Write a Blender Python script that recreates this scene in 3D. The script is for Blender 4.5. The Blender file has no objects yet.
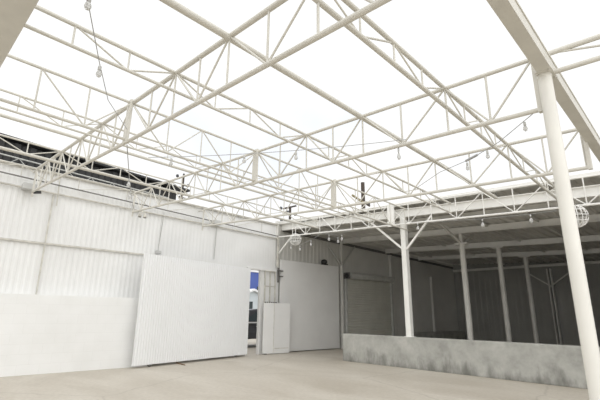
import bpy, math, random
from mathutils import Vector, Matrix
random.seed(7)
scene = bpy.context.scene
COL = scene.collection
V = Vector

# ------------------------------------------------------------------ materials
def new_mat(name, base, rough=0.6, var=0.0, scale=3.0, bump=0.0, bscale=40.0, metal=0.0):
    m = bpy.data.materials.new(name); m.use_nodes = True
    nt = m.node_tree; b = nt.nodes['Principled BSDF']
    b.inputs['Base Color'].default_value = (*base, 1); b.inputs['Roughness'].default_value = rough
    b.inputs['Metallic'].default_value = metal
    tc = nt.nodes.new('ShaderNodeTexCoord')
    geo = nt.nodes.new('ShaderNodeNewGeometry')
    if var > 0:
        n = nt.nodes.new('ShaderNodeTexNoise'); n.inputs['Scale'].default_value = scale; n.inputs['Detail'].default_value = 6
        nt.links.new(geo.outputs['Position'], n.inputs['Vector'])
        r = nt.nodes.new('ShaderNodeValToRGB')
        r.color_ramp.elements[0].position = 0.3; r.color_ramp.elements[1].position = 0.7
        r.color_ramp.elements[0].color = (*[max(0, c * (1 - var)) for c in base], 1)
        r.color_ramp.elements[1].color = (*[min(1, c * (1 + var * .5)) for c in base], 1)
        nt.links.new(n.outputs['Fac'], r.inputs['Fac']); nt.links.new(r.outputs['Color'], b.inputs['Base Color'])
    if bump > 0:
        n2 = nt.nodes.new('ShaderNodeTexNoise'); n2.inputs['Scale'].default_value = bscale; n2.inputs['Detail'].default_value = 4
        nt.links.new(geo.outputs['Position'], n2.inputs['Vector'])
        bp = nt.nodes.new('ShaderNodeBump'); bp.inputs['Strength'].default_value = bump; bp.inputs['Distance'].default_value = .01
        nt.links.new(n2.outputs['Fac'], bp.inputs['Height']); nt.links.new(bp.outputs['Normal'], b.inputs['Normal'])
    return m

M = {}
M['steel'] = new_mat('cream painted steel', (.61, .59, .53), .5, .07, 5)
M['white_steel'] = new_mat('white painted steel', (.80, .79, .75), .5, .06, 4)
M['column'] = new_mat('cream column paint', (.74, .725, .67), .5, .05, 2.5)
M['wall'] = new_mat('white sheet metal paint', (.80, .80, .785), .55, .05, 1.2)
M['gate'] = new_mat('white gate paint', (.84, .845, .845), .5, .02, 1.0)
M['trim'] = new_mat('worn cream trim paint', (.62, .60, .54), .6, .25, 6)
M['dark_trim'] = new_mat('dark grey steel', (.16, .155, .145), .6, .25, 6)
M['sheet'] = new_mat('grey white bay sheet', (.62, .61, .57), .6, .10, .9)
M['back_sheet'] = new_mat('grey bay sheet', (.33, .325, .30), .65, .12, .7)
M['board'] = new_mat('white board paint', (.78, .775, .755), .55, .04, 1.5)
M['deck'] = new_mat('galvanised roof deck', (.66, .65, .61), .6, .18, .8)
M['girder'] = new_mat('pale girder paint', (.74, .73, .69), .55, .12, 2)
M['inner_column'] = new_mat('grey inner column paint', (.66, .645, .60), .55, .1, 3)
M['roller'] = new_mat('roller door steel', (.58, .57, .51), .55, .08, 2)
M['galv'] = new_mat('galvanised tube', (.50, .50, .47), .5, .15, 4)
M['black_roof'] = new_mat('black roofing', (.028, .028, .027), .7, .25, 2)
M['pole'] = new_mat('creosote pole', (.06, .045, .035), .8, .2, 5)
M['porcelain'] = new_mat('dark insulator', (.05, .05, .055), .4)
M['olive'] = new_mat('weathered crossarm', (.24, .20, .10), .8, .2, 6)
M['black'] = new_mat('black plastic', (.02, .02, .02), .5)
M['wire'] = new_mat('grey cable', (.40, .40, .40), .6)
M['lamp_white'] = new_mat('white lamp housing', (.80, .79, .76), .5)
M['grey_white'] = new_mat('grey lamp housing', (.50, .50, .48), .5)
M['car'] = new_mat('dark car paint', (.05, .052, .06), .25)
M['chrome'] = new_mat('bright trim', (.75, .76, .78), .3)
M['car_glass'] = new_mat('car window glass', (.03, .045, .05), .05)
M['tyre'] = new_mat('tyre rubber', (.02, .02, .02), .85)
M['blue'] = new_mat('blue building paint', (.07, .115, .37), .6, .12, .5)
M['house'] = new_mat('pale house boards', (.60, .66, .70), .6, .06, 2)
M['house_roof'] = new_mat('white barge board', (.82, .83, .84), .6)
M['wood'] = new_mat('brown stick', (.20, .12, .06), .8)
g = bpy.data.materials.new('bulb glass'); g.use_nodes = True
gb = g.node_tree.nodes['Principled BSDF']; gb.inputs['Base Color'].default_value = (.75, .75, .73, 1); gb.inputs['Roughness'].default_value = .1
gb.inputs['Transmission Weight'].default_value = .5
M['bulb'] = g

def block_material():
    m = new_mat('white painted block', (.80, .80, .78), .6)
    nt = m.node_tree; b = nt.nodes['Principled BSDF']
    geo = nt.nodes.new('ShaderNodeNewGeometry'); sep = nt.nodes.new('ShaderNodeSeparateXYZ'); comb = nt.nodes.new('ShaderNodeCombineXYZ')
    nt.links.new(geo.outputs['Position'], sep.inputs[0])
    nt.links.new(sep.outputs['Y'], comb.inputs['X']); nt.links.new(sep.outputs['Z'], comb.inputs['Y'])
    br = nt.nodes.new('ShaderNodeTexBrick'); br.inputs['Scale'].default_value = 1.0
    br.inputs['Brick Width'].default_value = .42; br.inputs['Row Height'].default_value = .208; br.inputs['Mortar Size'].default_value = .006
    br.inputs['Mortar Smooth'].default_value = .6
    nt.links.new(comb.outputs[0], br.inputs['Vector'])
    bp = nt.nodes.new('ShaderNodeBump'); bp.invert = True; bp.inputs['Strength'].default_value = .35; bp.inputs['Distance'].default_value = .006
    nt.links.new(br.outputs['Fac'], bp.inputs['Height']); nt.links.new(bp.outputs['Normal'], b.inputs['Normal'])
    n = nt.nodes.new('ShaderNodeTexNoise'); n.inputs['Scale'].default_value = 2.2; n.inputs['Detail'].default_value = 7
    nt.links.new(geo.outputs['Position'], n.inputs['Vector'])
    r = nt.nodes.new('ShaderNodeValToRGB'); r.color_ramp.elements[0].position = .3; r.color_ramp.elements[1].position = .65
    r.color_ramp.elements[0].color = (.785, .785, .765, 1); r.color_ramp.elements[1].color = (.82, .82, .805, 1)
    nt.links.new(n.outputs['Fac'], r.inputs['Fac'])
    mx = nt.nodes.new('ShaderNodeMixRGB'); mx.inputs['Color2'].default_value = (.66, .66, .64, 1)
    mul = nt.nodes.new('ShaderNodeMath'); mul.operation = 'MULTIPLY'; mul.inputs[1].default_value = .22
    nt.links.new(br.outputs['Fac'], mul.inputs[0]); nt.links.new(mul.outputs[0], mx.inputs['Fac'])
    nt.links.new(r.outputs['Color'], mx.inputs['Color1']); nt.links.new(mx.outputs[0], b.inputs['Base Color'])
    return m
M['block'] = block_material()

def floor_material():
    m = new_mat('worn concrete slab', (.5, .47, .42), .55)
    nt = m.node_tree; b = nt.nodes['Principled BSDF']; L = nt.links.new
    geo = nt.nodes.new('ShaderNodeNewGeometry')
    mp = nt.nodes.new('ShaderNodeMapping'); mp.inputs['Scale'].default_value = (.35, .9, 1); mp.inputs['Rotation'].default_value = (0, 0, .25)
    L(geo.outputs['Position'], mp.inputs['Vector'])
    n = nt.nodes.new('ShaderNodeTexNoise'); n.inputs['Scale'].default_value = 1.1; n.inputs['Detail'].default_value = 8; n.inputs['Roughness'].default_value = .6
    n.inputs['Distortion'].default_value = .6
    L(mp.outputs[0], n.inputs['Vector'])
    r = nt.nodes.new('ShaderNodeValToRGB'); e = r.color_ramp.elements
    e[0].position = .3; e[0].color = (.43, .385, .315, 1); e[1].position = .7; e[1].color = (.57, .53, .46, 1)
    L(n.outputs['Fac'], r.inputs['Fac'])
    # hairline cracks
    vo = nt.nodes.new('ShaderNodeTexVoronoi'); vo.feature = 'DISTANCE_TO_EDGE'; vo.inputs['Scale'].default_value = .32
    n3 = nt.nodes.new('ShaderNodeTexNoise'); n3.inputs['Scale'].default_value = 1.5; n3.inputs['Detail'].default_value = 5
    L(geo.outputs['Position'], n3.inputs['Vector'])
    mxv = nt.nodes.new('ShaderNodeMixRGB'); mxv.inputs['Fac'].default_value = .25
    L(geo.outputs['Position'], mxv.inputs['Color1']); L(n3.outputs['Color'], mxv.inputs['Color2']); L(mxv.outputs[0], vo.inputs['Vector'])
    cr = nt.nodes.new('ShaderNodeValToRGB'); cr.color_ramp.elements[0].position = .0; cr.color_ramp.elements[0].color = (1, 1, 1, 1)
    cr.color_ramp.elements[1].position = .006; cr.color_ramp.elements[1].color = (0, 0, 0, 1)
    L(vo.outputs['Distance'], cr.inputs['Fac'])
    mu = nt.nodes.new('ShaderNodeMath'); mu.operation = 'MULTIPLY'; mu.inputs[1].default_value = .4; L(cr.outputs['Color'], mu.inputs[0])
    mx = nt.nodes.new('ShaderNodeMixRGB'); mx.inputs['Color2'].default_value = (.27, .24, .2, 1)
    L(mu.outputs[0], mx.inputs['Fac']); L(r.outputs['Color'], mx.inputs['Color1'])
    # fine speckle
    n4 = nt.nodes.new('ShaderNodeTexNoise'); n4.inputs['Scale'].default_value = 14; n4.inputs['Detail'].default_value = 6
    L(geo.outputs['Position'], n4.inputs['Vector'])
    r4 = nt.nodes.new('ShaderNodeValToRGB'); r4.color_ramp.elements[0].position = .3; r4.color_ramp.elements[0].color = (.86, .85, .84, 1); r4.color_ramp.elements[1].position = .6
    L(n4.outputs['Fac'], r4.inputs['Fac'])
    m2 = nt.nodes.new('ShaderNodeMixRGB'); m2.blend_type = 'MULTIPLY'; m2.inputs['Fac'].default_value = .7
    L(mx.outputs[0], m2.inputs['Color1']); L(r4.outputs['Color'], m2.inputs['Color2']); L(m2.outputs[0], b.inputs['Base Color'])
    rr = nt.nodes.new('ShaderNodeMapRange'); rr.inputs['To Min'].default_value = .38; rr.inputs['To Max'].default_value = .7
    L(n.outputs['Fac'], rr.inputs['Value']); L(rr.outputs[0], b.inputs['Roughness'])
    return m
M['floor'] = floor_material()

def stained_concrete():
    m = new_mat('stained grey concrete', (.4, .4, .37), .8)
    nt = m.node_tree; b = nt.nodes['Principled BSDF']; L = nt.links.new
    geo = nt.nodes.new('ShaderNodeNewGeometry')
    n = nt.nodes.new('ShaderNodeTexNoise'); n.inputs['Scale'].default_value = 2.6; n.inputs['Detail'].default_value = 10; n.inputs['Roughness'].default_value = .62
    L(geo.outputs['Position'], n.inputs['Vector'])
    r = nt.nodes.new('ShaderNodeValToRGB'); e = r.color_ramp.elements
    e[0].position = .28; e[0].color = (.27, .27, .245, 1); e[1].position = .68; e[1].color = (.46, .455, .42, 1)
    L(n.outputs['Fac'], r.inputs['Fac'])
    # damp stains near the foot, with a shape of their own
    sep = nt.nodes.new('ShaderNodeSeparateXYZ'); L(geo.outputs['Position'], sep.inputs[0])
    mp = nt.nodes.new('ShaderNodeMapping'); mp.inputs['Scale'].default_value = (3.2, 3.2, 1.1); L(geo.outputs['Position'], mp.inputs['Vector'])
    n2 = nt.nodes.new('ShaderNodeTexNoise'); n2.inputs['Scale'].default_value = 1.0; n2.inputs['Detail'].default_value = 8; n2.inputs['Roughness'].default_value = .65
    L(mp.outputs[0], n2.inputs['Vector'])
    hz = nt.nodes.new('ShaderNodeMapRange'); hz.inputs['From Min'].default_value = 0; hz.inputs['From Max'].default_value = .62
    hz.inputs['To Min'].default_value = .24; hz.inputs['To Max'].default_value = -.12; L(sep.outputs['Z'], hz.inputs['Value'])
    ad = nt.nodes.new('ShaderNodeMath'); L(n2.outputs['Fac'], ad.inputs[0]); L(hz.outputs[0], ad.inputs[1])
    sr = nt.nodes.new('ShaderNodeValToRGB'); sr.color_ramp.elements[0].position = .58; sr.color_ramp.elements[0].color = (0, 0, 0, 1)
    sr.color_ramp.elements[1].position = .82; sr.color_ramp.elements[1].color = (.75, .75, .75, 1)
    L(ad.outputs[0], sr.inputs['Fac'])
    mx = nt.nodes.new('ShaderNodeMixRGB'); mx.inputs['Color2'].default_value = (.105, .105, .09, 1)
    L(sr.outputs['Color'], mx.inputs['Fac']); L(r.outputs['Color'], mx.inputs['Color1']); L(mx.outputs[0], b.inputs['Base Color'])
    bp = nt.nodes.new('ShaderNodeBump'); bp.inputs['Strength'].default_value = .3; bp.inputs['Distance'].default_value = .01
    L(n.outputs['Fac'], bp.inputs['Height']); L(bp.outputs['Normal'], b.inputs['Normal'])
    return m
M['concrete'] = stained_concrete()

# ------------------------------------------------------------------ mesh helpers
class MB:
    def __init__(self): self.v = []; self.f = []; self.sm = []
    def add(self, vs, fs, smooth=False):
        o = len(self.v); self.v += [V(p) for p in vs]; self.f += [[i + o for i in q] for q in fs]; self.sm += [smooth] * len(fs)
        return self
    def box(self, a, b):
        x0, y0, z0 = a; x1, y1, z1 = b
        vs = [(x0, y0, z0), (x1, y0, z0), (x1, y1, z0), (x0, y1, z0), (x0, y0, z1), (x1, y0, z1), (x1, y1, z1), (x0, y1, z1)]
        return self.add(vs, [(0, 3, 2, 1), (4, 5, 6, 7), (0, 1, 5, 4), (1, 2, 6, 5), (2, 3, 7, 6), (3, 0, 4, 7)])
    def bar(self, p, q, w, h, up=(0, 0, 1)):
        # rectangular bar from p to q, w sideways, h along up
        p, q = V(p), V(q); d = (q - p).normalized(); s = d.cross(V(up))
        if s.length < 1e-4: s = d.cross(V((0, 1, 0)))
        s.normalize(); u = s.cross(d).normalized(); s = s * w / 2; u = u * h / 2
        vs = [p - s - u, p + s - u, p + s + u, p - s + u, q - s - u, q + s - u, q + s + u, q - s + u]
        return self.add(vs, [(0, 1, 2, 3), (7, 6, 5, 4), (0, 4, 5, 1), (1, 5, 6, 2), (2, 6, 7, 3), (3, 7, 4, 0)])
    def tube(self, pts, r, n=8, close=True):
        pts = [V(p) for p in pts]; rings = []
        ref = V((0, 0, 1))
        for i, p in enumerate(pts):
            d = (pts[min(i + 1, len(pts) - 1)] - pts[max(i - 1, 0)]).normalized()
            s = d.cross(ref)
            if s.length < 1e-3: s = d.cross(V((1, 0, 0)))
            s.normalize(); u = s.cross(d)
            rr = r[i] if isinstance(r, (list, tuple)) else r
            rings.append([p + (s * math.cos(2 * math.pi * k / n) + u * math.sin(2 * math.pi * k / n)) * rr for k in range(n)])
        vs = [q for ring in rings for q in ring]; fs = []
        for i in range(len(pts) - 1):
            for k in range(n):
                a = i * n + k; b = i * n + (k + 1) % n
                fs.append((a, b, b + n, a + n))
        self.add(vs, fs, True)
        if close:
            self.add(rings[0], [list(range(n))[::-1]]); self.add(rings[-1], [list(range(n))])
        return self
    def lathe(self, prof, c, n=16, axis='z'):
        vs = []; fs = []; c = V(c)
        for (r, h) in prof:
            for k in range(n):
                a = 2 * math.pi * k / n
                p = V((r * math.cos(a), r * math.sin(a), h))
                if axis == 'y': p = V((p.x, p.z, p.y))
                if axis == 'x': p = V((p.z, p.x, p.y))
                vs.append(c + p)
        for i in range(len(prof) - 1):
            for k in range(n):
                a = i * n + k; b = i * n + (k + 1) % n
                fs.append((a, b, b + n, a + n))
        fs.append(list(range(n))[::-1]); fs.append([(len(prof) - 1) * n + k for k in range(n)])
        return self.add(vs, fs, True)
    def prism(self, poly, d):
        # polygon (list of 3D points) extruded by vector d
        poly = [V(p) for p in poly]; d = V(d); n = len(poly)
        vs = poly + [p + d for p in poly]
        fs = [list(range(n))[::-1], list(range(n, 2 * n))] + [(i, (i + 1) % n, (i + 1) % n + n, i + n) for i in range(n)]
        return self.add(vs, fs)

ORG = {}
def link(o): COL.objects.link(o); return o
def obj(name, mb, mat, parent=None, org=None, bevel=0.0):
    """one mesh object; mesh data given in world coordinates"""
    if parent is not None: o0 = ORG[parent]
    else: o0 = V(org) if org is not None else V((0, 0, 0))
    me = bpy.data.meshes.new(name)
    me.from_pydata([tuple(p - o0) for p in mb.v], [], mb.f); me.update()
    for i, p in enumerate(me.polygons): p.use_smooth = mb.sm[i]
    import bmesh
    bm = bmesh.new(); bm.from_mesh(me); bmesh.ops.recalc_face_normals(bm, faces=bm.faces); bm.to_mesh(me); bm.free()
    me.materials.append(M[mat] if isinstance(mat, str) else mat)
    o = bpy.data.objects.new(name, me); link(o)
    if parent is not None: o.parent = parent
    else: o.location = o0
    ORG[o] = o0
    if bevel:
        b = o.modifiers.new('bevel', 'BEVEL'); b.width = bevel; b.segments = 2; b.limit_method = 'ANGLE'
    return o
def tag(o, label, cat, group=None):
    o['label'] = label; o['category'] = cat
    if group: o['group'] = group
    return o
def thing(name, label, cat, loc, group=None):
    o = bpy.data.objects.new(name, None); link(o); o.location = loc; o.empty_display_size = .1
    ORG[o] = V(loc)
    return tag(o, label, cat, group)
def struct(name, mb, mat, parent=None, bevel=0):
    o = obj(name, mb, mat, parent, bevel=bevel)
    if parent is None: o['kind'] = 'structure'
    return o

def corrugated(mb, p, q, z0, z1, nrm, pitch=.125, depth=.02, thick=.006, round_=False):
    """vertical ribbed sheet from plan point p to q; z1 a number or function of the fraction; nrm: outward plan normal"""
    p, q = V((p[0], p[1], 0)), V((q[0], q[1], 0)); L = (q - p).length; d = (q - p) / L; nr = V((nrm[0], nrm[1], 0)).normalized()
    prof = []; s = 0.0
    while s < L - 1e-6:
        if round_:
            for k in range(6): prof.append((s + pitch * k / 6, depth * (.5 + .5 * math.sin(2 * math.pi * k / 6))))
        else:
            for a, h in ((0, 0), (.42, 0), (.52, depth), (.88, depth)): prof.append((s + a * pitch, h))
        s += pitch
    prof = [(a, h) for a, h in prof if a < L] + [(L, 0)]
    zt = (lambda t: z1) if not callable(z1) else z1
    vs = []
    for a, h in prof:
        f = p + d * a + nr * h; b = p + d * a - nr * thick
        vs += [f + V((0, 0, z0)), f + V((0, 0, zt(a / L))), b + V((0, 0, z0)), b + V((0, 0, zt(a / L)))]
    fs = []
    for i in range(len(prof) - 1):
        a = 4 * i; b = a + 4
        fs += [(a, b, b + 1, a + 1), (b + 2, a + 2, a + 3, b + 3), (a + 1, b + 1, b + 3, a + 3), (a + 2, b + 2, b, a)]
    e = 4 * (len(prof) - 1)
    fs += [(0, 1, 3, 2), (e + 1, e, e + 2, e + 3)]
    mb.add(vs, fs); return mb

# ------------------------------------------------------------------ camera
cam = bpy.data.cameras.new('camera'); co = link(bpy.data.objects.new('camera', cam))
cam.sensor_width = 36; cam.lens = 412 / 600 * 36; cam.clip_start = .05; cam.clip_end = 300
Rm = ((.6768, -.1899, -.7113), (.7361, .1887, .65), (.0108, -.9635, .2675))   # columns: right, down, forward
cx = V((Rm[0][0], Rm[1][0], Rm[2][0])).normalized(); cf = V((Rm[0][2], Rm[1][2], Rm[2][2])).normalized()
cu = cx.cross(cf).normalized()
co.matrix_world = Matrix(((cx.x, cu.x, -cf.x, 0), (cx.y, cu.y, -cf.y, 0), (cx.z, cu.z, -cf.z, 1.3), (0, 0, 0, 1)))
scene.camera = co

# ------------------------------------------------------------------ setting: slab
struct('floor', MB().box((-60, -12, -.15), (14, 60, 0)), 'floor')

# left boundary wall: white ribbed sheets above, painted blockwork below
def WL(y): return -11.0 - .09375 * (y - 1.0)      # plan x of the sheet wall
nW = (1, .094)
mb = MB(); ZT = 4.53
corrugated(mb, (WL(-3), -3), (WL(4.95), 4.95), 1.5, ZT, nW, .125, .007)
corrugated(mb, (WL(4.95), 4.95), (WL(8.30), 8.30), 1.5, ZT, nW, .125, .003)
corrugated(mb, (WL(8.30), 8.30), (WL(8.86), 8.86), 2.79, ZT, nW, .125, .003)
corrugated(mb, (WL(8.86), 8.86), (WL(9.68), 9.68), 2.7, ZT, nW, .125, .003)
mb.prism([(-11.70, 8.87, 0), (-11.70, 9.68, 0), (-11.82, 9.68, 0), (-11.82, 8.87, 0)], (0, 0, 2.80))
corrugated(mb, (WL(4.7), 4.7), (WL(8.30), 8.30), 0, 1.5, nW, .125, .003)
struct('wall_left', mb, 'wall')
struct('wall_left_base', MB().prism([(-10.85, -3, 0), (-10.79, 4.75, 0), (-11.36, 4.75, 0), (-10.64, -3, 0)][:2] + [(-11.45, 4.75, 0), (-10.95, -3, 0)], (0, 0, 1.66)), 'block')
# the bay's own side wall runs on in the same line
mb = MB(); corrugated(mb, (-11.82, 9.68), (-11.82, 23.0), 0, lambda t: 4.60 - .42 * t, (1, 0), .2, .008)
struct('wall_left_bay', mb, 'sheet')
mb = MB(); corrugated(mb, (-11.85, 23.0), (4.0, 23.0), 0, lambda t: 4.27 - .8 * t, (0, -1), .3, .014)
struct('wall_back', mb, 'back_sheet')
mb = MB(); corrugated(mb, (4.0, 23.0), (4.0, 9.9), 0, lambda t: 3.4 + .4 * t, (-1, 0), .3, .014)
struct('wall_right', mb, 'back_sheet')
# rails and flashings on the left wall
def along(y0, y1, z0, z1, off, w, h):
    return MB().bar((WL(y0) + off, y0, z0), (WL(y1) + off, y1, z1), w, h)
struct('trim_1', along(-3, 4.72, 2.805, 2.845, .035, .045, .04), 'trim')       # girt rail
mb = MB(); mb.bar((WL(2.06) + .05, 2.06, 1.66), (WL(2.06) + .05, 2.06, 4.05), .03, .025, (1, 0, 0))
struct('trim_2', mb, 'trim')
mb = MB(); mb.tube([(WL(-3) + .07, -3, 4.07), (WL(9.6) + .07, 9.6, 4.0)], .022)
struct('trim_3', mb, 'trim')
struct('trim_4', along(-3, 9.66, 4.545, 4.53, .02, .09, .03), 'trim')      # top flashing
mb = MB(); mb.bar((WL(4.7) + .05, 4.7, 0), (WL(4.7) + .05, 4.7, 2.88), .1, .05, (1, 0, 0))
struct('trim_5', mb, 'trim')

# bay roof deck
def deck(x, y): return 4.28 - .05 * (x + 5.8) - .03 * (y - 9.8)
mb = MB(); xs = []; x = -12.0
while x < 4.1:
    xs += [(x, 0), (x + .13, 0), (x + .16, .045), (x + .27, .045)]; x += .3
vs = []; fs = []
for (xx, h) in xs:
    for y in (9.79, 23.05):
        z = deck(xx, y) + h; vs += [(xx, y, z), (xx, y, z + .03)]
for i in range(len(xs) - 1):
    a = 4 * i; b = a + 4
    fs += [(a, a + 2, b + 2, b), (a + 1, b + 1, b + 3, a + 3), (a, b, b + 1, a + 1), (a + 2, a + 3, b + 3, b + 2)]
mb.add(vs, fs); struct('ceiling', mb, 'deck')
# roof edge flashing (thin white gutter lip)
EZ = lambda x: deck(x, 9.8) + .025
mb = MB(); mb.bar((-12.0, 9.76, EZ(-12) + .01), (3.5, 9.76, EZ(3.5) + .01), .06, .085)
struct('trim_6', mb, 'white_steel')

# ------------------------------------------------------------------ low concrete wall
lw = MB().box((-8.66, 9.70, 0), (3.6, 9.98, .762))
o = obj('concrete_wall', lw, 'concrete', org=(-5, 9.84, 0), bevel=.012)
# mesh was given in world coordinates
tag(o, 'low stained grey concrete wall in front of the dark covered bay', 'wall')

# ------------------------------------------------------------------ open court roof: trusses, joists, pipes
TX, TY, SU, SV, Z0, D = .049, -.063, -.048, -.015, 3.976, .595
def RP(u, v, dz=0.0): return V((u + TY * v, v + TX * u, Z0 + SU * u + SV * v + dz))
YL = dict(wall=-8.70, p2=-7.574, y2=-6.584, y1=-5.467, y0=-4.214, p1=-3.105, yb=-1.863)
UN = [-8.70, -7.574, -6.584, -5.467, -4.214, -3.105, -1.863]
VN = [2.09, 4.442, 6.671]

def webs(root, top, bot, ts, r, mat, double_first=True):
    """ts: panel points (top nodes) along the span; rods: verticals at every node and mid panel, diagonals in a W"""
    for i, t in enumerate(ts):
        obj('web', MB().tube([top(t), bot(t)], r, 6), mat, root)
        if i + 1 < len(ts):
            m = .5 * (t + ts[i + 1])
            obj('web', MB().tube([top(m), bot(m)], r, 6), mat, root)
            obj('web', MB().tube([top(t), bot(m)], r, 6), mat, root)
            obj('web', MB().tube([bot(m), top(ts[i + 1])], r, 6), mat, root)

def x_truss(v, u0, u1, label, rt, rb, plates, nodes):
    top = lambda u: RP(u, v); bot = lambda u: RP(u, v, -D + .012 * max(0.0, -5.5 - u))
    root = thing('roof_truss', label, 'roof truss', tuple(bot((u0 + u1) / 2)), None)
    obj('top_chord', MB().tube([top(u0), top(u1)], rt, 10), 'steel', root)
    obj('bottom_chord', MB().tube([bot(u0), bot(-5.5), bot(u1)], rb, 10), 'steel', root)
    webs(root, top, bot, nodes, .0125, 'steel')
    for u in plates:
        a = top(u) + V((0, -.03, .03)); b = bot(u) + V((0, -.03, -.04))
        obj('splice_plate', MB().bar(b, a, .13, .035, (0, 1, 0)), 'steel', root)
    return root

t1 = x_truss(2.09, -10.56, .55, 'nearest long cream roof truss crossing the frame under the sky', .029, .026, [-5.467],
             [-10.56, -9.6] + UN + [-.75, .5])
t2 = x_truss(4.442, -10.62, -.875, 'middle cream roof truss ending at the big round column', .025, .025, [-5.467],
             [-10.62, -9.65] + UN + [-.89])
t3 = x_truss(6.671, -10.70, -.84, 'farther cream roof truss ending under the heavy beam beyond the round column', .026, .026, [-5.467],
             [-10.70, -9.7] + UN + [-.88])
for root, v, ue in ((t1, 2.09, -10.56), (t2, 4.442, -10.62), (t3, 6.671, -10.70)):
    a = RP(ue, v); b = RP(ue, v, -D - .06)
    obj('end_post', MB().bar(b, a + V((0, 0, .03)), .035, .035, (0, 1, 0)), 'steel', root)
    obj('wall_arm', MB().tube([RP(ue, v, -.03), V((WL(RP(ue, v).y) + .03, RP(ue, v).y, RP(ue, v).z - .0))], .018, 6), 'steel', root)
for root, v, ue in ((t2, 4.442, -.875), (t3, 6.671, -.84)):
    obj('end_plate', MB().bar(RP(ue, v, -D - .03), RP(ue, v, .03), .05, .06, (0, 1, 0)), 'steel', root)
# shallow truss continuing past the heavy beam on the column
root = thing('roof_truss', 'short shallow truss running off right from the top of the round column', 'roof truss', (0, 4.45, 3.7))
top = lambda u: RP(u, 4.442, 0); bot = lambda u: RP(u, 4.442, -.225)
obj('top_chord', MB().tube([top(-.74), top(1.6)], .028, 10), 'steel', root)
obj('bottom_chord', MB().tube([bot(-.74), bot(1.6)], .026, 10), 'steel', root)
obj('web', MB().tube([top(-.72), bot(.25)], .011, 6), 'steel', root)
obj('web', MB().tube([bot(.25), top(1.1)], .011, 6), 'steel', root)

# header truss in front of the bay roof edge
def hb(x): return V((x, 9.62, 4.065 - .060 * (x + 11.82)))
def ht(x): return hb(x) + V((0, 0, .585))
root = thing('roof_truss', 'white truss along the front edge of the covered bay roof', 'roof truss', (-6, 9.62, 3.72))
obj('top_chord', MB().tube([ht(-11.72), ht(3.0)], .018, 8), 'white_steel', root)
obj('bottom_chord', MB().tube([hb(-11.72), hb(3.0)], .026, 8), 'white_steel', root)
hn = [-10.9 + 1.37 * k for k in range(10)]
webs(root, ht, hb, hn, .0125, 'white_steel')
obj('splice_plate', MB().bar(hb(-6.66) + V((0, -.03, -.04)), ht(-6.66) + V((0, -.03, .03)), .22, .03, (0, 1, 0)), 'white_steel', root)
obj('end_plate', MB().bar(hb(-11.80) + V((0, 0, -.02)), ht(-11.80) + V((0, 0, .03)), .16, .03, (0, 1, 0)), 'white_steel', root)

def y_joist(u, dep, label, r1, r2, v0=.2, v1=9.75, deep=False, rw=.0105):
    top = lambda v: RP(u, v); bot = lambda v: RP(u, v, -dep)
    root = thing('roof_joist', label, 'roof joist', tuple(bot(5)))
    obj('top_chord', MB().tube([top(v0), top(v1)], r1, 8), 'steel', root)
    obj('bottom_chord', MB().tube([bot(v0), bot(v1)], r2, 8), 'steel', root)
    ns = [.2, .93] ; full = [.93, 2.09, 3.266, 4.442, 5.556, 6.671, 8.2, 9.65]
    webs(root, top, bot, full, rw, 'steel')
    return root
y_joist(-1.863, .255, 'shallow open web joist nearest the heavy beam and round column', .026, .026)
y_joist(-4.214, .246, 'shallow open web joist between the two bare roof pipes, running top left to bay', .023, .02)
y_joist(-5.467, .575, 'deep open web joist joined to the trusses at the white splice plates', .021, .021)
y_joist(-6.584, .261, 'shallow thin joist just left of the splice plates', .018, .018, rw=.008)
y_joist(-8.70, .237, 'joist nearest the left wall, seen against the black roof', .018, .032, rw=.011)

def pipe(u, r, label):
    tag(obj('roof_pipe', MB().tube([RP(u, .2, -.02), RP(u, 9.7, -.02)], r, 12), 'steel', org=tuple(RP(u, 5))), label, 'roof pipe')
pipe(-3.105, .038, 'bare cream roof pipe running between the joists through the middle of the sky')
pipe(-7.574, .03, 'bare cream roof pipe low at left above the black roof')

# heavy perimeter beams
root = thing('steel_beam', 'heavy cream beam resting on the big round column', 'steel beam', (-1.03, 5, 3.7))
def flanged(root, p, q, w, h, mat):
    p, q = V(p), V(q); t = .022
    obj('bottom_flange', MB().bar(p + V((0, 0, t / 2)), q + V((0, 0, t / 2)), w, t), mat, root)
    obj('top_flange', MB().bar(p + V((0, 0, h - t / 2)), q + V((0, 0, h - t / 2)), w, t), mat, root)
    obj('web', MB().bar(p + V((0, 0, h / 2)), q + V((0, 0, h / 2)), w * .86, h - 2 * t), mat, root)
flanged(root, (-.772, .1, 3.70), (-1.384, 9.6, 3.68), .125, .19, 'steel')
obj('cap_plate', MB().bar((-1.045, 4.24, 3.695), (-1.065, 4.50, 3.695), .15, .014), 'steel', root)
for s in (-1, 1):
    for yy in (4.27, 4.45):
        obj('bolt', MB().tube([(-1.055 + s * .06, yy, 3.675), (-1.055 + s * .06, yy, 3.69)], .012, 8), 'steel', root)
root = thing('steel_beam', 'heavy cream beam cutting the top left corner of the frame', 'steel beam', (-5, .05, 3.7))
flanged(root, (-.6, .28, 3.62), (-11.0, -.22, 4.06), .34, .25, 'steel')

# round column
root = thing('round_column', 'big cream round column in the right foreground', 'column', (-1.07, 4.36, 0))
obj('shaft', MB().tube([(-1.07, 4.36, 0.012), (-1.07, 4.36, 3.70)], .064, 32), 'column', root)
obj('base_plate', MB().box((-1.19, 4.24, 0), (-.95, 4.48, .015)), 'column', root)
obj('cap_collar', MB().tube([(-1.07, 4.36, 3.66), (-1.07, 4.36, 3.695)], .068, 32), 'column', root)

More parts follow.
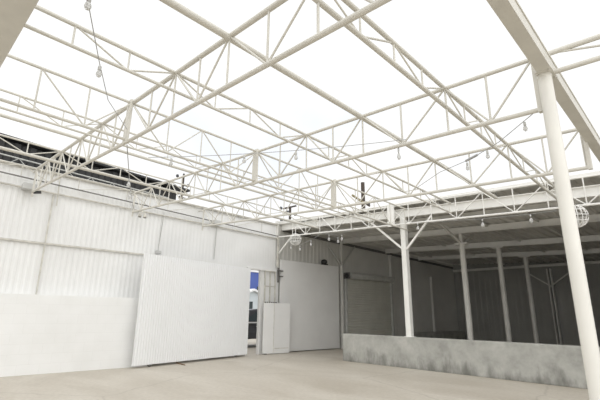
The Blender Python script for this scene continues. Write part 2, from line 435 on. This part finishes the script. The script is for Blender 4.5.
# ------------------------------------------------------------------ bay structure
HB = lambda x: 3.94 - .068 * (x + 5.83)
root = thing('header_beam', 'white steel header beam over the front of the covered bay', 'header beam', (-5, 9.86, 3.9))
p = V((-11.8, 9.86, HB(-11.8))); q = V((3.4, 9.86, HB(3.4)))
obj('web', MB().bar(p + V((0, 0, .115)), q + V((0, 0, .115)), .02, .22), 'white_steel', root)
obj('flange', MB().bar(p + V((0, 0, .012)), q + V((0, 0, .012)), .12, .02), 'white_steel', root)
obj('flange', MB().bar(p + V((0, 0, .225)), q + V((0, 0, .225)), .12, .02), 'white_steel', root)

root = thing('support_column', 'white square column standing on the low concrete wall', 'column', (-6.39, 9.84, .76))
obj('shaft', MB().box((-6.50, 9.77, .762), (-6.35, 9.92, HB(-6.39))), 'white_steel', root, bevel=.012)
obj('base_plate', MB().box((-6.54, 9.74, .760), (-6.31, 9.95, .776)), 'white_steel', root)
obj('brace', MB().bar((-6.44, 9.80, 3.06), (-7.50, 9.76, 3.98), .05, .05), 'white_steel', root)
obj('brace', MB().bar((-6.34, 9.80, 3.06), (-5.50, 9.76, 3.86), .05, .05), 'white_steel', root)

names = ['first grey column behind the white column inside the covered bay',
         'second grey column behind the white column inside the covered bay',
         'third and farthest grey column inside the covered bay']
GY = [13.24, 16.32, 19.2]; GH = [.20, .20, .18]; GX = [-6.43, -6.48, -6.54]
for i, (x, y, gh) in enumerate(zip(GX, GY, GH)):
    gb_ = deck(x, y) - gh - .03
    ztop = 3.66 if i == 0 else gb_
    root = thing('support_column', names[i], 'column', (x, y, 0))
    obj('shaft', MB().tube([(x, y, 0), (x, y, ztop - .02)], .09, 16), 'inner_column', root)
    obj('cap_plate', MB().box((x - .22, y - .11, ztop - .05), (x + .22, y + .11, ztop)), 'inner_column', root)
    obj('base_plate', MB().box((x - .17, y - .16, 0), (x + .17, y + .16, .02)), 'inner_column', root)
    if i == 0:
        obj('head', MB().box((x - .05, y - .05, ztop), (x + .05, y + .05, gb_)), 'inner_column', root)
        for s_ in (-1, 1):
            obj('brace', MB().bar((x, y + .05 * s_, ztop - .01), (x - .1, y + s_ * 1.1, deck(x, y + s_ * 1.1) - .08), .07, .06), 'inner_column', root)
gl = ['girder nearest the bay opening under the bay roof', 'girder under the bay roof on the first grey column',
      'girder under the bay roof on the second grey column', 'girder under the bay roof on the farthest grey column']
for k, (y, h) in enumerate([(11.4, .16)] + list(zip(GY, GH))):
    a = V((-11.75, y, deck(-11.75, y) - h / 2 - .015)); b = V((3.9, y, deck(3.9, y) - h / 2 - .015))
    root = thing('roof_girder', 'pale ' + gl[k], 'girder', (-4, y, deck(-4, y) - h))
    obj('web', MB().bar(a, b, .03, h), 'girder', root)
    obj('flange', MB().bar(a + V((0, -.03, -h / 2)), b + V((0, -.03, -h / 2)), .12, .02), 'girder', root)
rl = ['left side, over the roller door', 'left of the column row', 'over the column row', 'right of the column row', 'far right, beyond the round column']
for k, x in enumerate((-10.6, -8.4, -5.4, -3.9, -1.6)):
    a = V((x, 9.95, deck(x, 9.95) - .05)); b = V((x - .5, 22.9, deck(x - .5, 22.9) - .05))
    tag(obj('roof_purlin', MB().bar(a, b, .06, .09), 'girder', org=tuple((a + b) / 2)), 'thin roof purlin under the bay roof, ' + rl[k], 'purlin')

# posts of the bay side wall
def wall_post(y, zt, label, braces=True, w=.07):
    root = thing('wall_post', label, 'post', (-11.70, y, 0))
    obj('shaft', MB().box((-11.77, y - w / 2, 0), (-11.63, y + w / 2, zt)), 'sheet', root)
    if braces:
        for s in (-1, 1):
            obj('brace', MB().bar((-11.68, y, 3.28), (-11.66, y + s * .85, 4.05 if s < 0 else 4.18), .05, .05), 'galv', root)
wall_post(13.10, 4.35, 'slim steel post with spread braces left of the roller door')
wall_post(16.62, 4.1, 'pale wall post right of the roller door', False, .1)
wall_post(20.2, 3.3, 'slim pale wall post in the dark near the bay back corner', False)
# back wall post with knee braces, rail and seam
root = thing('wall_post', 'dark post with spreading braces on the bay back wall', 'post', (-6.8, 22.85, 0))
obj('shaft', MB().box((-6.89, 22.78, 0), (-6.83, 22.93, 3.6)), 'inner_column', root)
obj('shaft', MB().box((-6.75, 22.78, 0), (-6.69, 22.93, 3.6)), 'inner_column', root)
for s in (-1, 1):
    obj('brace', MB().bar((-6.79, 22.82, 2.75), (-6.79 + s * 1.05, 22.82, 3.5), .06, .06), 'inner_column', root)
struct('trim_7', MB().tube([(-11.7, 22.75, 3.80), (3.9, 22.75, 3.68)], .07, 10), 'girder')
struct('trim_10', MB().bar((-11.76, 9.9, 4.36), (-11.76, 22.8, 3.98), .06, .10), 'dark_trim')
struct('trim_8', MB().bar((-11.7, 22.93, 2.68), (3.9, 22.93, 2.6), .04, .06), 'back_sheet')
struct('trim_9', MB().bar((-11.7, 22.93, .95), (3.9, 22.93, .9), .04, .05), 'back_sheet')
tag(obj('concrete_curb', MB().box((-11.72, 17.6, 0), (-11.30, 22.6, .52)), 'concrete', org=(-11.5, 20, 0)), 'low concrete curb along the side wall in the dark bay corner', 'curb')

# roller door
root = thing('roller_door', 'grey steel roller door with roll drum in the bay side wall', 'roller door', (-11.6, 14.9, 0))
mb = MB(); y0, y1 = 13.32, 16.42; z = .01; pr = []
while z < 2.84:
    pr += [(z, 0), (z + .02, .022), (z + .07, .022), (z + .09, 0)]; z += .095
vs = []; fs = []
for (zz, h) in pr:
    vs += [(-11.68 + h, y0, zz), (-11.68 + h, y1, zz), (-11.70, y0, zz), (-11.70, y1, zz)]
for i in range(len(pr) - 1):
    a = 4 * i; b = a + 4
    fs += [(a, a + 1, b + 1, b), (a + 2, b + 2, b + 3, a + 3), (a, b, b + 2, a + 2), (a + 1, a + 3, b + 3, b + 1)]
mb.add(vs, fs); obj('curtain', mb, 'roller', root)
obj('drum', MB().tube([(-11.54, 13.40, 2.90), (-11.54, 16.46, 2.90)], .14, 20), 'galv', root)
for y in (13.30, 16.50):
    obj('end_bracket', MB().box((-11.74, y - .025, 2.76), (-11.42, y + .025, 3.02)), 'dark_trim' if y < 14 else 'galv', root)
    obj('guide_rail', MB().box((-11.74, y - .05, 0), (-11.60, y + .05, 2.76)), 'galv', root)
obj('chain_hoist', MB().lathe([(.03, -.05), (.09, -.045), (.09, .045), (.03, .05)], (-11.52, 13.22, 2.88), 14, 'y'), 'black', root)
# big pale panel between corner and roller door
mb = MB(); mb.prism([(-11.72, 9.74, .03), (-11.72, 12.88, .03), (-11.72, 12.88, 3.24), (-11.72, 9.74, 3.24)], (.05, 0, 0))
tag(obj('wall_panel', mb, 'board', org=(-11.7, 11.4, 0), bevel=.006), 'big plain pale panel against the bay side wall left of the roller door', 'panel')
root = thing('flood_light', 'small black lamp on top edge of the big pale panel', 'light', (-11.67, 12.02, 3.24))
obj('housing', MB().lathe([(.03, 0), (.10, .02), (.13, .08), (.11, .15), (.04, .18)], (-11.66, 12.02, 3.27), 14), 'black', root)
obj('mount', MB().box((-11.72, 11.9, 3.24), (-11.62, 12.2, 3.28)), 'black', root)

# corner post of the court
root = thing('corner_post', 'slim steel post with diagonal brace where wall meets bay', 'post', (-11.70, 9.6, 0))
obj('shaft', MB().bar((-11.70, 9.62, 2.95), (-11.70, 9.62, 4.05), .06, .06, (1, 0, 0)), 'trim', root)
obj('brace', MB().bar((-11.66, 9.64, 3.45), (-11.0, 9.66, 3.98), .05, .05), 'white_steel', root)
root = thing('pipe_clamp', 'dark steel clamp bracket hanging at the wall corner', 'bracket', (-11.68, 9.6, 2.55))
obj('bar', MB().box((-11.67, 9.60, 2.40), (-11.63, 9.65, 2.92)), 'dark_trim', root)
obj('jaw', MB().box((-11.66, 9.55, 2.80), (-11.60, 9.82, 2.84)), 'dark_trim', root)
obj('jaw', MB().box((-11.66, 9.62, 2.60), (-11.60, 9.82, 2.64)), 'dark_trim', root)

# ------------------------------------------------------------------ gate, opening, grille, board
root = thing('sliding_gate', 'big white ribbed sheet gate leaning before the left wall', 'gate', (-10.95, 6.2, 0))
a, b = V((-10.48, 4.22, 0)), V((-11.41, 8.22, 0)); d = (b - a).normalized(); nr = V((d.y, -d.x, 0))
mb = MB(); corrugated(mb, (a.x, a.y), (b.x, b.y), .06, 2.77, (nr.x, nr.y), .076, .010)
obj('sheet', mb, 'gate', root)
for z in (.09, 1.4, 2.72):
    obj('rail', MB().bar(a + V((0, 0, z)) - nr * .04, b + V((0, 0, z)) - nr * .04, .05, .06), 'gate', root)
for p in (a + d * .025, b - d * .025):
    obj('stile', MB().bar(p + V((0, 0, .06)) - nr * .04, p + V((0, 0, 2.77)) - nr * .04, .05, .05, (0, 1, 0)), 'gate', root)
for t in (.12, .88):
    obj('wheel', MB().lathe([(.015, -.015), (.05, -.015), (.05, .015), (.015, .015)], a + d * (4.1 * t) - nr * .04 + V((0, 0, .05)), 14, 'x'), 'dark_trim', root)
# door frame
mb = MB()
mb.box((-11.78, 8.27, 0), (-11.62, 8.31, 2.83)); mb.box((-11.76, 8.83, 0), (-11.66, 8.88, 2.83)); mb.box((-11.80, 8.27, 2.77), (-11.64, 9.55, 2.84))
struct('door_1', mb, 'board')
root = thing('security_grille', 'white bar grille on the wall right of the narrow doorway', 'grille', (-11.66, 9.2, 1.5))
for y in (9.02, 9.25, 9.48):
    obj('bar', MB().box((-11.66, y - .014, 1.0), (-11.62, y + .014, 2.78)), 'trim', root)
for z in (1.02, 2.24, 2.76):
    obj('crossbar', MB().box((-11.655, 9.0, z - .014), (-11.625, 9.5, z + .014)), 'trim', root)
root = thing('folding_board', 'white two leaf board standing right of the narrow doorway', 'board', (-11.5, 9.6, 0))
p0, p1, p2 = V((-11.53, 8.92, 0)), V((-11.46, 9.32, 0)), V((-11.40, 10.00, 0))
def leaf(p, q, z0, z1, t=.035):
    d = (q - p).normalized(); n = V((d.y, -d.x, 0))
    return MB().prism([p + V((0, 0, z0)), q + V((0, 0, z0)), q + V((0, 0, z1)), p + V((0, 0, z1))], n * -t)
obj('leaf', leaf(p0, p1, .02, 1.68), 'board', root); obj('leaf', leaf(p1, p2, .02, 1.68), 'board', root)
dd = (p2 - p1).normalized(); nn = V((dd.y, -dd.x, 0))
obj('seam_strip', MB().bar(p1 + V((.006, 0, .03)), p1 + V((.006, 0, 1.67)), .012, .014, (0, 1, 0)), 'trim', root)
obj('kick_strip', MB().bar(p1 + dd * .05 + nn * .006 + V((0, 0, .18)), p2 - dd * .05 + nn * .006 + V((0, 0, .18)), .012, .025), 'trim', root)
dd = (p1 - p0).normalized()
for k in range(6):
    pp = p0 + dd * (.05 + k * .085)
    obj('hook', MB().box((pp.x - .03, pp.y - .02, 1.67), (pp.x + .01, pp.y + .025, 1.705)), 'dark_trim', root)
obj('foot', MB().box((-11.60, 8.96, 0), (-11.44, 9.04, .03)), 'dark_trim', root)

# fittings on the left wall
root = thing('conduit', 'thin grey conduit on the wall above the left half of the gate', 'conduit', (WL(4.95) + .03, 4.95, 3.5))
obj('tube', MB().tube([(WL(4.97) + .055, 4.97, 4.09), (WL(4.90) + .055, 4.90, 2.98)], .014, 8), 'grey_white', root)
obj('box', MB().box((WL(4.9) + .035, 4.84, 2.92), (WL(4.9) + .07, 5.00, 3.0)), 'grey_white', root)
root = thing('conduit', 'thin grey conduit below the white wall light, nearer the bay', 'conduit', (WL(6.86) + .03, 6.86, 3.5))
obj('tube', MB().tube([(WL(6.87) + .045, 6.87, 4.02), (WL(6.84) + .045, 6.84, 2.96)], .014, 8), 'grey_white', root)
root = thing('wall_light', 'white wall light at the top of the wall, nearer the bay', 'light', (WL(6.78) + .1, 6.78, 4.1))
obj('housing', MB().box((WL(6.78) + .04, 6.62, 4.06), (WL(6.78) + .24, 6.95, 4.18)), 'grey_white', root, bevel=.02)
obj('arm', MB().tube([(WL(6.78), 6.78, 4.15), (WL(6.78) + .12, 6.78, 4.12)], .02, 8), 'lamp_white', root)
root = thing('wall_light', 'white wall box light at far left under the trusses', 'light', (WL(1.5) + .1, 1.5, 4.05))
obj('housing', MB().box((WL(1.5) + .03, 1.38, 3.98), (WL(1.5) + .24, 1.66, 4.13)), 'grey_white', root, bevel=.02)
obj('arm', MB().tube([(WL(1.5), 1.5, 4.1), (WL(1.5) + .08, 1.5, 4.07)], .02, 8), 'grey_white', root)
root = thing('security_camera', 'small black camera below the near truss end at far left', 'camera', (WL(1.68) + .2, 1.68, 3.95))
obj('body', MB().bar((WL(1.66) + .25, 1.58, 3.92), (WL(1.66) + .30, 1.75, 3.95), .06, .055), 'black', root)
obj('mount', MB().tube([(WL(1.68), 1.68, 3.98), (WL(1.68) + .27, 1.68, 3.95)], .014, 8), 'lamp_white', root)
root = thing('flood_light', 'twin head flood light under the middle truss end on the wall', 'light', (WL(4.2) + .25, 4.2, 3.9))
obj('stem', MB().tube([(WL(4.2) + .05, 4.2, 4.0), (WL(4.2) + .35, 4.2, 4.0), (WL(4.2) + .35, 4.2, 3.90)], .014, 8), 'trim', root)
for s in (-1, 1):
    c = V((WL(4.2) + .37, 4.2 + s * .07, 3.84))
    h = obj('head', MB().lathe([(.022, .08), (.035, .04), (.05, -.03), (.045, -.05)], c, 12), 'trim', root)
    obj('lens', MB().lathe([(.044, -.053), (.03, -.06), (.01, -.063)], c, 12), 'black', h)
# hanging drop rods along the wall from the low joist
tag(obj('drop_rod', MB().tube([(-11.0, 2.12, 4.5), (-11.05, 2.16, 3.75)], .014, 8), 'steel', org=(-11.0, 2.14, 4)), 'short white rod hanging at the wall just right of the near truss end', 'rod')

# wall-top truss
root = thing('wall_truss', 'slender truss lying along the top of the left wall', 'roof truss', (WL(4) + .14, 4, 4.3))
wt = lambda y: V((WL(y) + .13, y, 4.535)); wb = lambda y: V((WL(y) + .13, y, 4.27 - .022 * (y - 1)))
obj('top_chord', MB().tube([wt(-3), wt(9.6)], .016, 8), 'trim', root)
obj('bottom_chord', MB().bar(wb(-3), wb(9.6), .03, .026), 'dark_trim', root)
yy = [-2.4 + 1.24 * k for k in range(10)]
for i in range(len(yy)):
    obj('web', MB().tube([wt(yy[i]), wb(yy[i])], .009, 6), 'trim', root)
    if i + 1 < len(yy):
        obj('web', MB().tube([wt(yy[i]), wb(.5 * (yy[i] + yy[i + 1]))] if i % 2 else [wb(yy[i]), wt(yy[i + 1])], .009, 6), 'trim', root)

# ------------------------------------------------------------------ lights on strings
def bulb(root, p, s=1.0):
    p = V(p)
    so = obj('socket', MB().lathe([(.012, 0), (.016, -.01), (.016, -.045), (.012, -.05)], p, 10), 'grey_white', root)
    obj('bulb', MB().lathe([(.010, -.045 * s), (.022 * s, -.07 * s), (.026 * s, -.09 * s), (.018 * s, -.11 * s), (.004, -.118 * s)], p, 10), 'bulb', so)
def sag(a, b, s, n=10):
    a, b = V(a), V(b)
    return [a.lerp(b, k / n) - V((0, 0, s * 4 * (k / n) * (1 - k / n))) for k in range(n + 1)]
root = thing('string_light', 'string light cable with two bulbs hanging at upper left', 'string light', (-3.7, .9, 3.4))
pts = [(-2.6, .42, 3.56), (-2.92, .54, 3.50), (-3.68, .86, 3.50), (-4.35, 1.16, 3.5), (-5.45, 1.75, 3.72)]
obj('cable', MB().tube(pts, .0042, 6), 'wire', root)
bulb(root, (-2.93, .55, 3.545)); bulb(root, (-3.72, .88, 3.49))
root = thing('string_light', 'string light drooping from the nearest splice plate towards the left wall', 'string light', (-8, 3.2, 3.6))
pts = sag(tuple(RP(-5.467, 2.09, -D - .05)), tuple(RP(-10.6, 4.442, -.42)), .10)
obj('cable', MB().tube(pts, .007, 6), 'wire', root)
for k in (3, 5, 8): bulb(root, pts[k] - V((0, 0, .02)), 1.3)
root = thing('string_light', 'nearly level string light across the middle of the roof', 'string light', (-4.6, 3.4, 3.4))
pts = sag((-5.62, 2.15, 3.47), (-2.7, 4.32, 3.49), .05)
obj('cable', MB().tube(pts, .0045, 6), 'wire', root)
for k in (1, 4, 6): bulb(root, pts[k] - V((0, 0, .02)))
root = thing('string_light', 'slanting string light near the round column with bulbs and junction', 'string light', (-2, 5.5, 3.5))
pts = [(-1.30, 4.75, 3.52), (-1.9, 5.2, 3.47), (-2.43, 5.52, 3.47), (-3.06, 5.80, 3.5), (-3.8, 6.2, 3.45)]
obj('cable', MB().tube(pts, .005, 6), 'wire', root)
obj('junction', MB().tube([(-2.30, 5.45, 3.475), (-2.52, 5.56, 3.475)], .018, 8), 'wire', root)
for p in ((-1.48, 4.9, 3.5), (-2.12, 5.35, 3.46), (-2.5, 5.55, 3.44)): bulb(root, p)
tag(obj('hanging_bulb', MB().lathe([(.012, .1), (.012, .02), (.02, 0), (.026, -.03), (.016, -.055), (.004, -.06)], RP(-2.55, 4.442, -D - .13), 10), 'bulb', org=tuple(RP(-2.55, 4.442, -D - .13))),
    'single bulb hanging under the middle truss between the pipe and joist', 'bulb')
root = thing('string_light', 'festoon of bulbs looped under the bay roof edge truss at left', 'string light', (-10, 9.55, 3.8))
knots = [(-11.5, 3.98), (-10.9, 3.72), (-10.43, 3.62), (-9.88, 3.72), (-9.3, 3.9), (-9.05, 3.80), (-8.6, 3.72), (-8.0, 3.85)]
obj('cable', MB().tube([(x, 9.56, z) for x, z in knots], .0045, 6), 'wire', root)
for x, z in ((-10.9, 3.70), (-10.43, 3.60), (-9.88, 3.70), (-9.05, 3.78), (-8.66, 3.66), (-8.5, 3.72)): bulb(root, (x, 9.56, z), 1.6)
root = thing('string_light', 'row of bulbs on the straight cable under the bay roof edge at right', 'string light', (-4, 9.55, 3.5))
obj('cable', MB().tube([(-6.0, 9.5, 3.70), (-4.06, 9.5, 3.50), (-3.02, 9.5, 3.44), (-2.50, 9.5, 3.43)], .0045, 6), 'wire', root)
for x, z in ((-5.77, 3.66), (-4.06, 3.49), (-3.02, 3.43)): bulb(root, (x, 9.5, z), 1.6)

def globe(c, R, label):
    c = V(c); root = thing('globe_pendant', label, 'pendant light', tuple(c - V((0, 0, R))))
    for k in range(8):
        a = math.pi * k / 8
        pts = [c + V((math.cos(a) * math.sin(t) * R, math.sin(a) * math.sin(t) * R, math.cos(t) * R)) for t in [2 * math.pi * j / 28 for j in range(29)]]
        obj('hoop', MB().tube(pts, .009, 6, False), 'lamp_white', root)
    for h in (-.5, 0, .5):
        r = math.sqrt(1 - h * h) * R
        pts = [c + V((math.cos(t) * r, math.sin(t) * r, h * R)) for t in [2 * math.pi * j / 28 for j in range(29)]]
        obj('ring', MB().tube(pts, .009, 6, False), 'lamp_white', root)
    obj('stem', MB().tube([c + V((0, 0, R)), c + V((0, 0, R + .25))], .012, 6), 'lamp_white', root)
    bulb(root, c + V((0, 0, .1)), 2.2)
globe((-10.52, 9.42, 3.80), .20, 'round wire globe pendant hanging at the corner end of the bay roof edge')
globe((-2.19, 9.45, 3.24), .22, 'round wire globe pendant half hidden behind the big round column')

# stick on the ground
tag(obj('stick', MB().tube([(-11.0, 5.6, .012), (-10.7, 5.52, .02), (-10.36, 5.52, .012)], .012, 6), 'wood', org=(-10.7, 5.5, 0)), 'thin brown stick on the ground before the white gate', 'stick')

# ------------------------------------------------------------------ beyond the wall
root = thing('building', 'neighbouring building with black roof seen above the left wall', 'building', (-16, 1, 0))
zt = lambda y: 6.21 - .07 * (y - 1)
mb = MB(); corrugated(mb, (-14.0, -10), (-14.0, 6.55), 0, lambda t: zt(-10 + 16.55 * t) - .12, (1, 0), .4, .06)
obj('facade', mb, 'black_roof', root)
mb = MB(); mb.prism([(-14.05, -10, 0), (-14.05, 6.5, 0), (-14.05, 6.5, zt(6.5) - .1), (-14.05, -10, zt(-10) - .1)], (-5, 0, 0)); obj('body', mb, 'black_roof', root)
mb = MB(); mb.prism([(-13.8, -10, zt(-10) - .07), (-13.8, 7.0, zt(7.0) - .07), (-13.8, 7.0, zt(7.0)), (-13.8, -10, zt(-10))], (-5.4, 0, .5)); obj('roof', mb, 'black_roof', root)
root = thing('lattice_brace', 'grey lattice truss in front of the black roof', 'roof truss', (-12.5, 2.7, 5.0))
ct = lambda y: V((-12.5, y, 5.18 - .058 * (y - 1.17))); cb = lambda y: ct(y) - V((0, 0, .28))
obj('top_chord', MB().tube([ct(-3), ct(5.6)], .02, 8), 'galv', root); obj('bottom_chord', MB().tube([cb(-3), cb(5.6)], .015, 8), 'galv', root)
for k in range(14):
    y = -2.8 + .6 * k
    obj('web', MB().tube([ct(y), cb(y + .3)], .011, 6), 'galv', root); obj('web', MB().tube([cb(y + .3), ct(y + .6)], .011, 6), 'galv', root)
for y in (-2.5, 5.4): obj('post', MB().tube([V((-12.5, y, 0)), ct(y)], .04, 8), 'galv', root)

def insul(root, p, s=1.0):
    obj('insulator', MB().lathe([(.03, -.12 * s), (.11 * s, -.10 * s), (.13 * s, 0), (.10 * s, .10 * s), (.03, .14 * s)], p, 10), 'porcelain', root)
root = thing('utility_pole', 'dark utility pole with staggered insulators above the black roof end', 'utility pole', (-25, 12.1, 0))
obj('pole', MB().tube([(-25, 12.1, 0), (-25, 12.1, 10.45)], [.12, .065], 10), 'pole', root)
obj('crossarm', MB().bar((-25, 12.0, 10.2), (-25, 12.55, 10.55), .10, .12), 'pole', root)
for y, z in ((11.65, 10.2), (11.7, 9.05), (12.5, 9.7), (12.0, 9.3), (12.65, 8.85), (11.95, 8.75)): insul(root, (-25, y, z), .8); obj('bracket', MB().tube([(-25, 12.1, z - .08), (-25, y, z - .08)], .03, 6), 'pole', root)
root = thing('utility_pole', 'dark utility pole with slanted crossarm above the wall corner', 'utility pole', (-25, 21.7, 0))
obj('pole', MB().tube([(-25, 21.75, 0), (-25, 21.75, 9.9)], [.15, .1], 10), 'pole', root)
obj('crossarm', MB().bar((-25, 21.0, 9.6), (-25, 22.4, 10.1), .12, .14), 'pole', root)
obj('crossarm', MB().bar((-25, 21.05, 8.75), (-25, 22.3, 8.8), .08, .08), 'galv', root)
for y, z in ((20.75, 9.6), (22.35, 9.35), (21.5, 9.4), (20.85, 8.65), (22.2, 8.6)): insul(root, (-25, y, z))
root = thing('utility_pole', 'thick brown utility pole with olive crossarm above the bay roof', 'utility pole', (-25, 31.4, 0))
obj('pole', MB().tube([(-25, 31.4, 0), (-25, 31.4, 14.2)], [.24, .19], 12), 'pole', root)
obj('crossarm', MB().bar((-24.9, 29.6, 12.5), (-24.9, 31.4, 12.05), .14, .16), 'olive', root)
obj('crossarm', MB().bar((-24.9, 31.4, 12.05), (-24.9, 32.3, 11.9), .12, .14), 'pole', root)
for y, z in ((31.0, 12.3), (31.75, 12.2), (32.2, 12.1)): insul(root, (-24.9, y, z), .9)

# street seen through the doorway
root = thing('car', 'dark parked car seen through the narrow doorway', 'car', (-14.6, 11.0, 0))
prof = [(8.4, .32), (8.35, .72), (8.75, .90), (9.35, .97), (9.95, 1.42), (10.6, 1.50), (11.9, 1.46), (12.55, 1.02), (12.9, .95), (12.95, .35)]
mb = MB()
vs = []; n = len(prof)
for x, sc in ((-14.05, 0), (-14.00, 0), (-15.6, 0)): pass
def ring(x, ins): return [(x, y, z) for y, z in [(y, z) for y, z in prof]] if not ins else [(x + (0.0 if z < 1.0 else ins), y, z) for y, z in prof]
r0 = ring(-14.03, -.14); r1 = ring(-15.65, .14)
mb.add(r0 + r1, [list(range(n)), list(range(n, 2 * n))[::-1]] + [(i, i + n, (i + 1) % n + n, (i + 1) % n) for i in range(n)])
obj('body', mb, 'car', root, bevel=.04)
obj('window', MB().prism([(-14.055, 9.5, 1.02), (-14.055, 10.75, 1.02), (-14.16, 10.75, 1.42), (-14.16, 10.05, 1.40)], (-.02, 0, 0)), 'car_glass', root)
obj('window', MB().prism([(-14.055, 10.83, 1.02), (-14.055, 12.2, 1.02), (-14.16, 11.8, 1.38), (-14.16, 10.83, 1.42)], (-.02, 0, 0)), 'car_glass', root)
obj('trim_strip', MB().bar((-14.02, 9.2, .96), (-14.02, 12.5, .97), .03, .05), 'chrome', root)
obj('door_handle', MB().box((-14.03, 10.5, .80), (-13.99, 10.66, .83)), 'chrome', root)
for yy in (9.25, 12.05):
    for x in (-14.12, -15.55):
        w = obj('wheel', MB().lathe([(.22, -.1), (.31, -.1), (.33, -.06), (.33, .06), (.31, .1), (.22, .1)], (x, yy, .33), 24, 'x'), 'tyre', root)
        obj('hubcap', MB().lathe([(.05, .11), (.2, .105), (.21, .07)], (x, yy, .33), 20, 'x'), 'chrome', w)
root = thing('house', 'pale gabled house across the street seen through the doorway', 'house', (-24, 17.5, 0))
obj('front_wall', MB().prism([(-22, 14.2, 0), (-22, 18.0, 0), (-22, 18.0, 1.95), (-22, 16.1, 2.72), (-22, 14.2, 1.95)], (-6, 0, 0)), 'house', root)
obj('roof', MB().prism([(-21.8, 13.9, 1.85), (-21.8, 16.1, 2.74), (-21.8, 18.3, 1.85), (-21.8, 18.3, 1.95), (-21.8, 16.1, 2.86), (-21.8, 13.9, 1.95)], (-6.4, 0, 0)), 'house_roof', root)
obj('window', MB().box((-22.02, 15.7, 1.35), (-21.97, 16.1, 2.05)), 'car_glass', root)
root = thing('building', 'tall blue building behind the pale gabled house', 'building', (-30, 20, 0))
obj('facade', MB().box((-37, 15, 0), (-29.5, 26, 4.8)), 'blue', root)
obj('parapet', MB().box((-37.1, 14.9, 4.8), (-29.4, 26.1, 4.97)), 'house_roof', root)
for y in (17, 19.5, 22): obj('window', MB().box((-29.55, y, 2.6), (-29.48, y + .9, 3.6)), 'car_glass', root)

# ------------------------------------------------------------------ sky and light
w = bpy.data.worlds.new('sky'); scene.world = w; w.use_nodes = True
nt = w.node_tree; bg = nt.nodes['Background']; L = nt.links.new
tc = nt.nodes.new('ShaderNodeTexCoord')
n = nt.nodes.new('ShaderNodeTexNoise'); n.inputs['Scale'].default_value = 2.2; n.inputs['Detail'].default_value = 6
mp = nt.nodes.new('ShaderNodeMapping'); mp.inputs['Location'].default_value = (1.3, .4, 2.1)
L(tc.outputs['Generated'], mp.inputs['Vector']); L(mp.outputs[0], n.inputs['Vector'])
r = nt.nodes.new('ShaderNodeValToRGB'); e = r.color_ramp.elements
e[0].position = .33; e[0].color = (.89, .925, .975, 1); e[1].position = .47; e[1].color = (1, 1, .995, 1)
L(n.outputs['Fac'], r.inputs['Fac']); L(r.outputs['Color'], bg.inputs['Color'])
bg.inputs['Strength'].default_value = 1.03
sun = bpy.data.lights.new('sun', 'SUN'); sun.energy = 1.9; sun.angle = math.radians(130); sun.color = (1, .995, .99)
so = link(bpy.data.objects.new('sun', sun)); so.rotation_euler = (math.radians(50), 0, math.radians(58))

vs_ = scene.view_settings
vs_.view_transform = 'Standard'; vs_.look = 'None'; vs_.gamma = 1; vs_.use_curve_mapping = False
vs_.exposure = 0.07

# repeats of one kind share a group phrase
for prefix, phrase in (('roof_truss', 'trusses of the open court roof'), ('roof_joist', 'open web joists of the court roof'), ('roof_pipe', 'bare pipes of the court roof'),
                       ('support_column', 'columns of the covered bay'), ('roof_girder', 'girders under the bay roof'), ('roof_purlin', 'purlins under the bay roof'),
                       ('string_light', 'string lights'), ('utility_pole', 'utility poles beyond the wall'), ('globe_pendant', 'wire globe pendants'),
                       ('steel_beam', 'heavy perimeter beams'), ('conduit', 'conduits on the left wall'), ('wall_light', 'lights on the left wall')):
    for o in list(scene.objects):
        if o.parent is None and 'label' in o and o.name.split('.')[0] == prefix: o['group'] = phrase
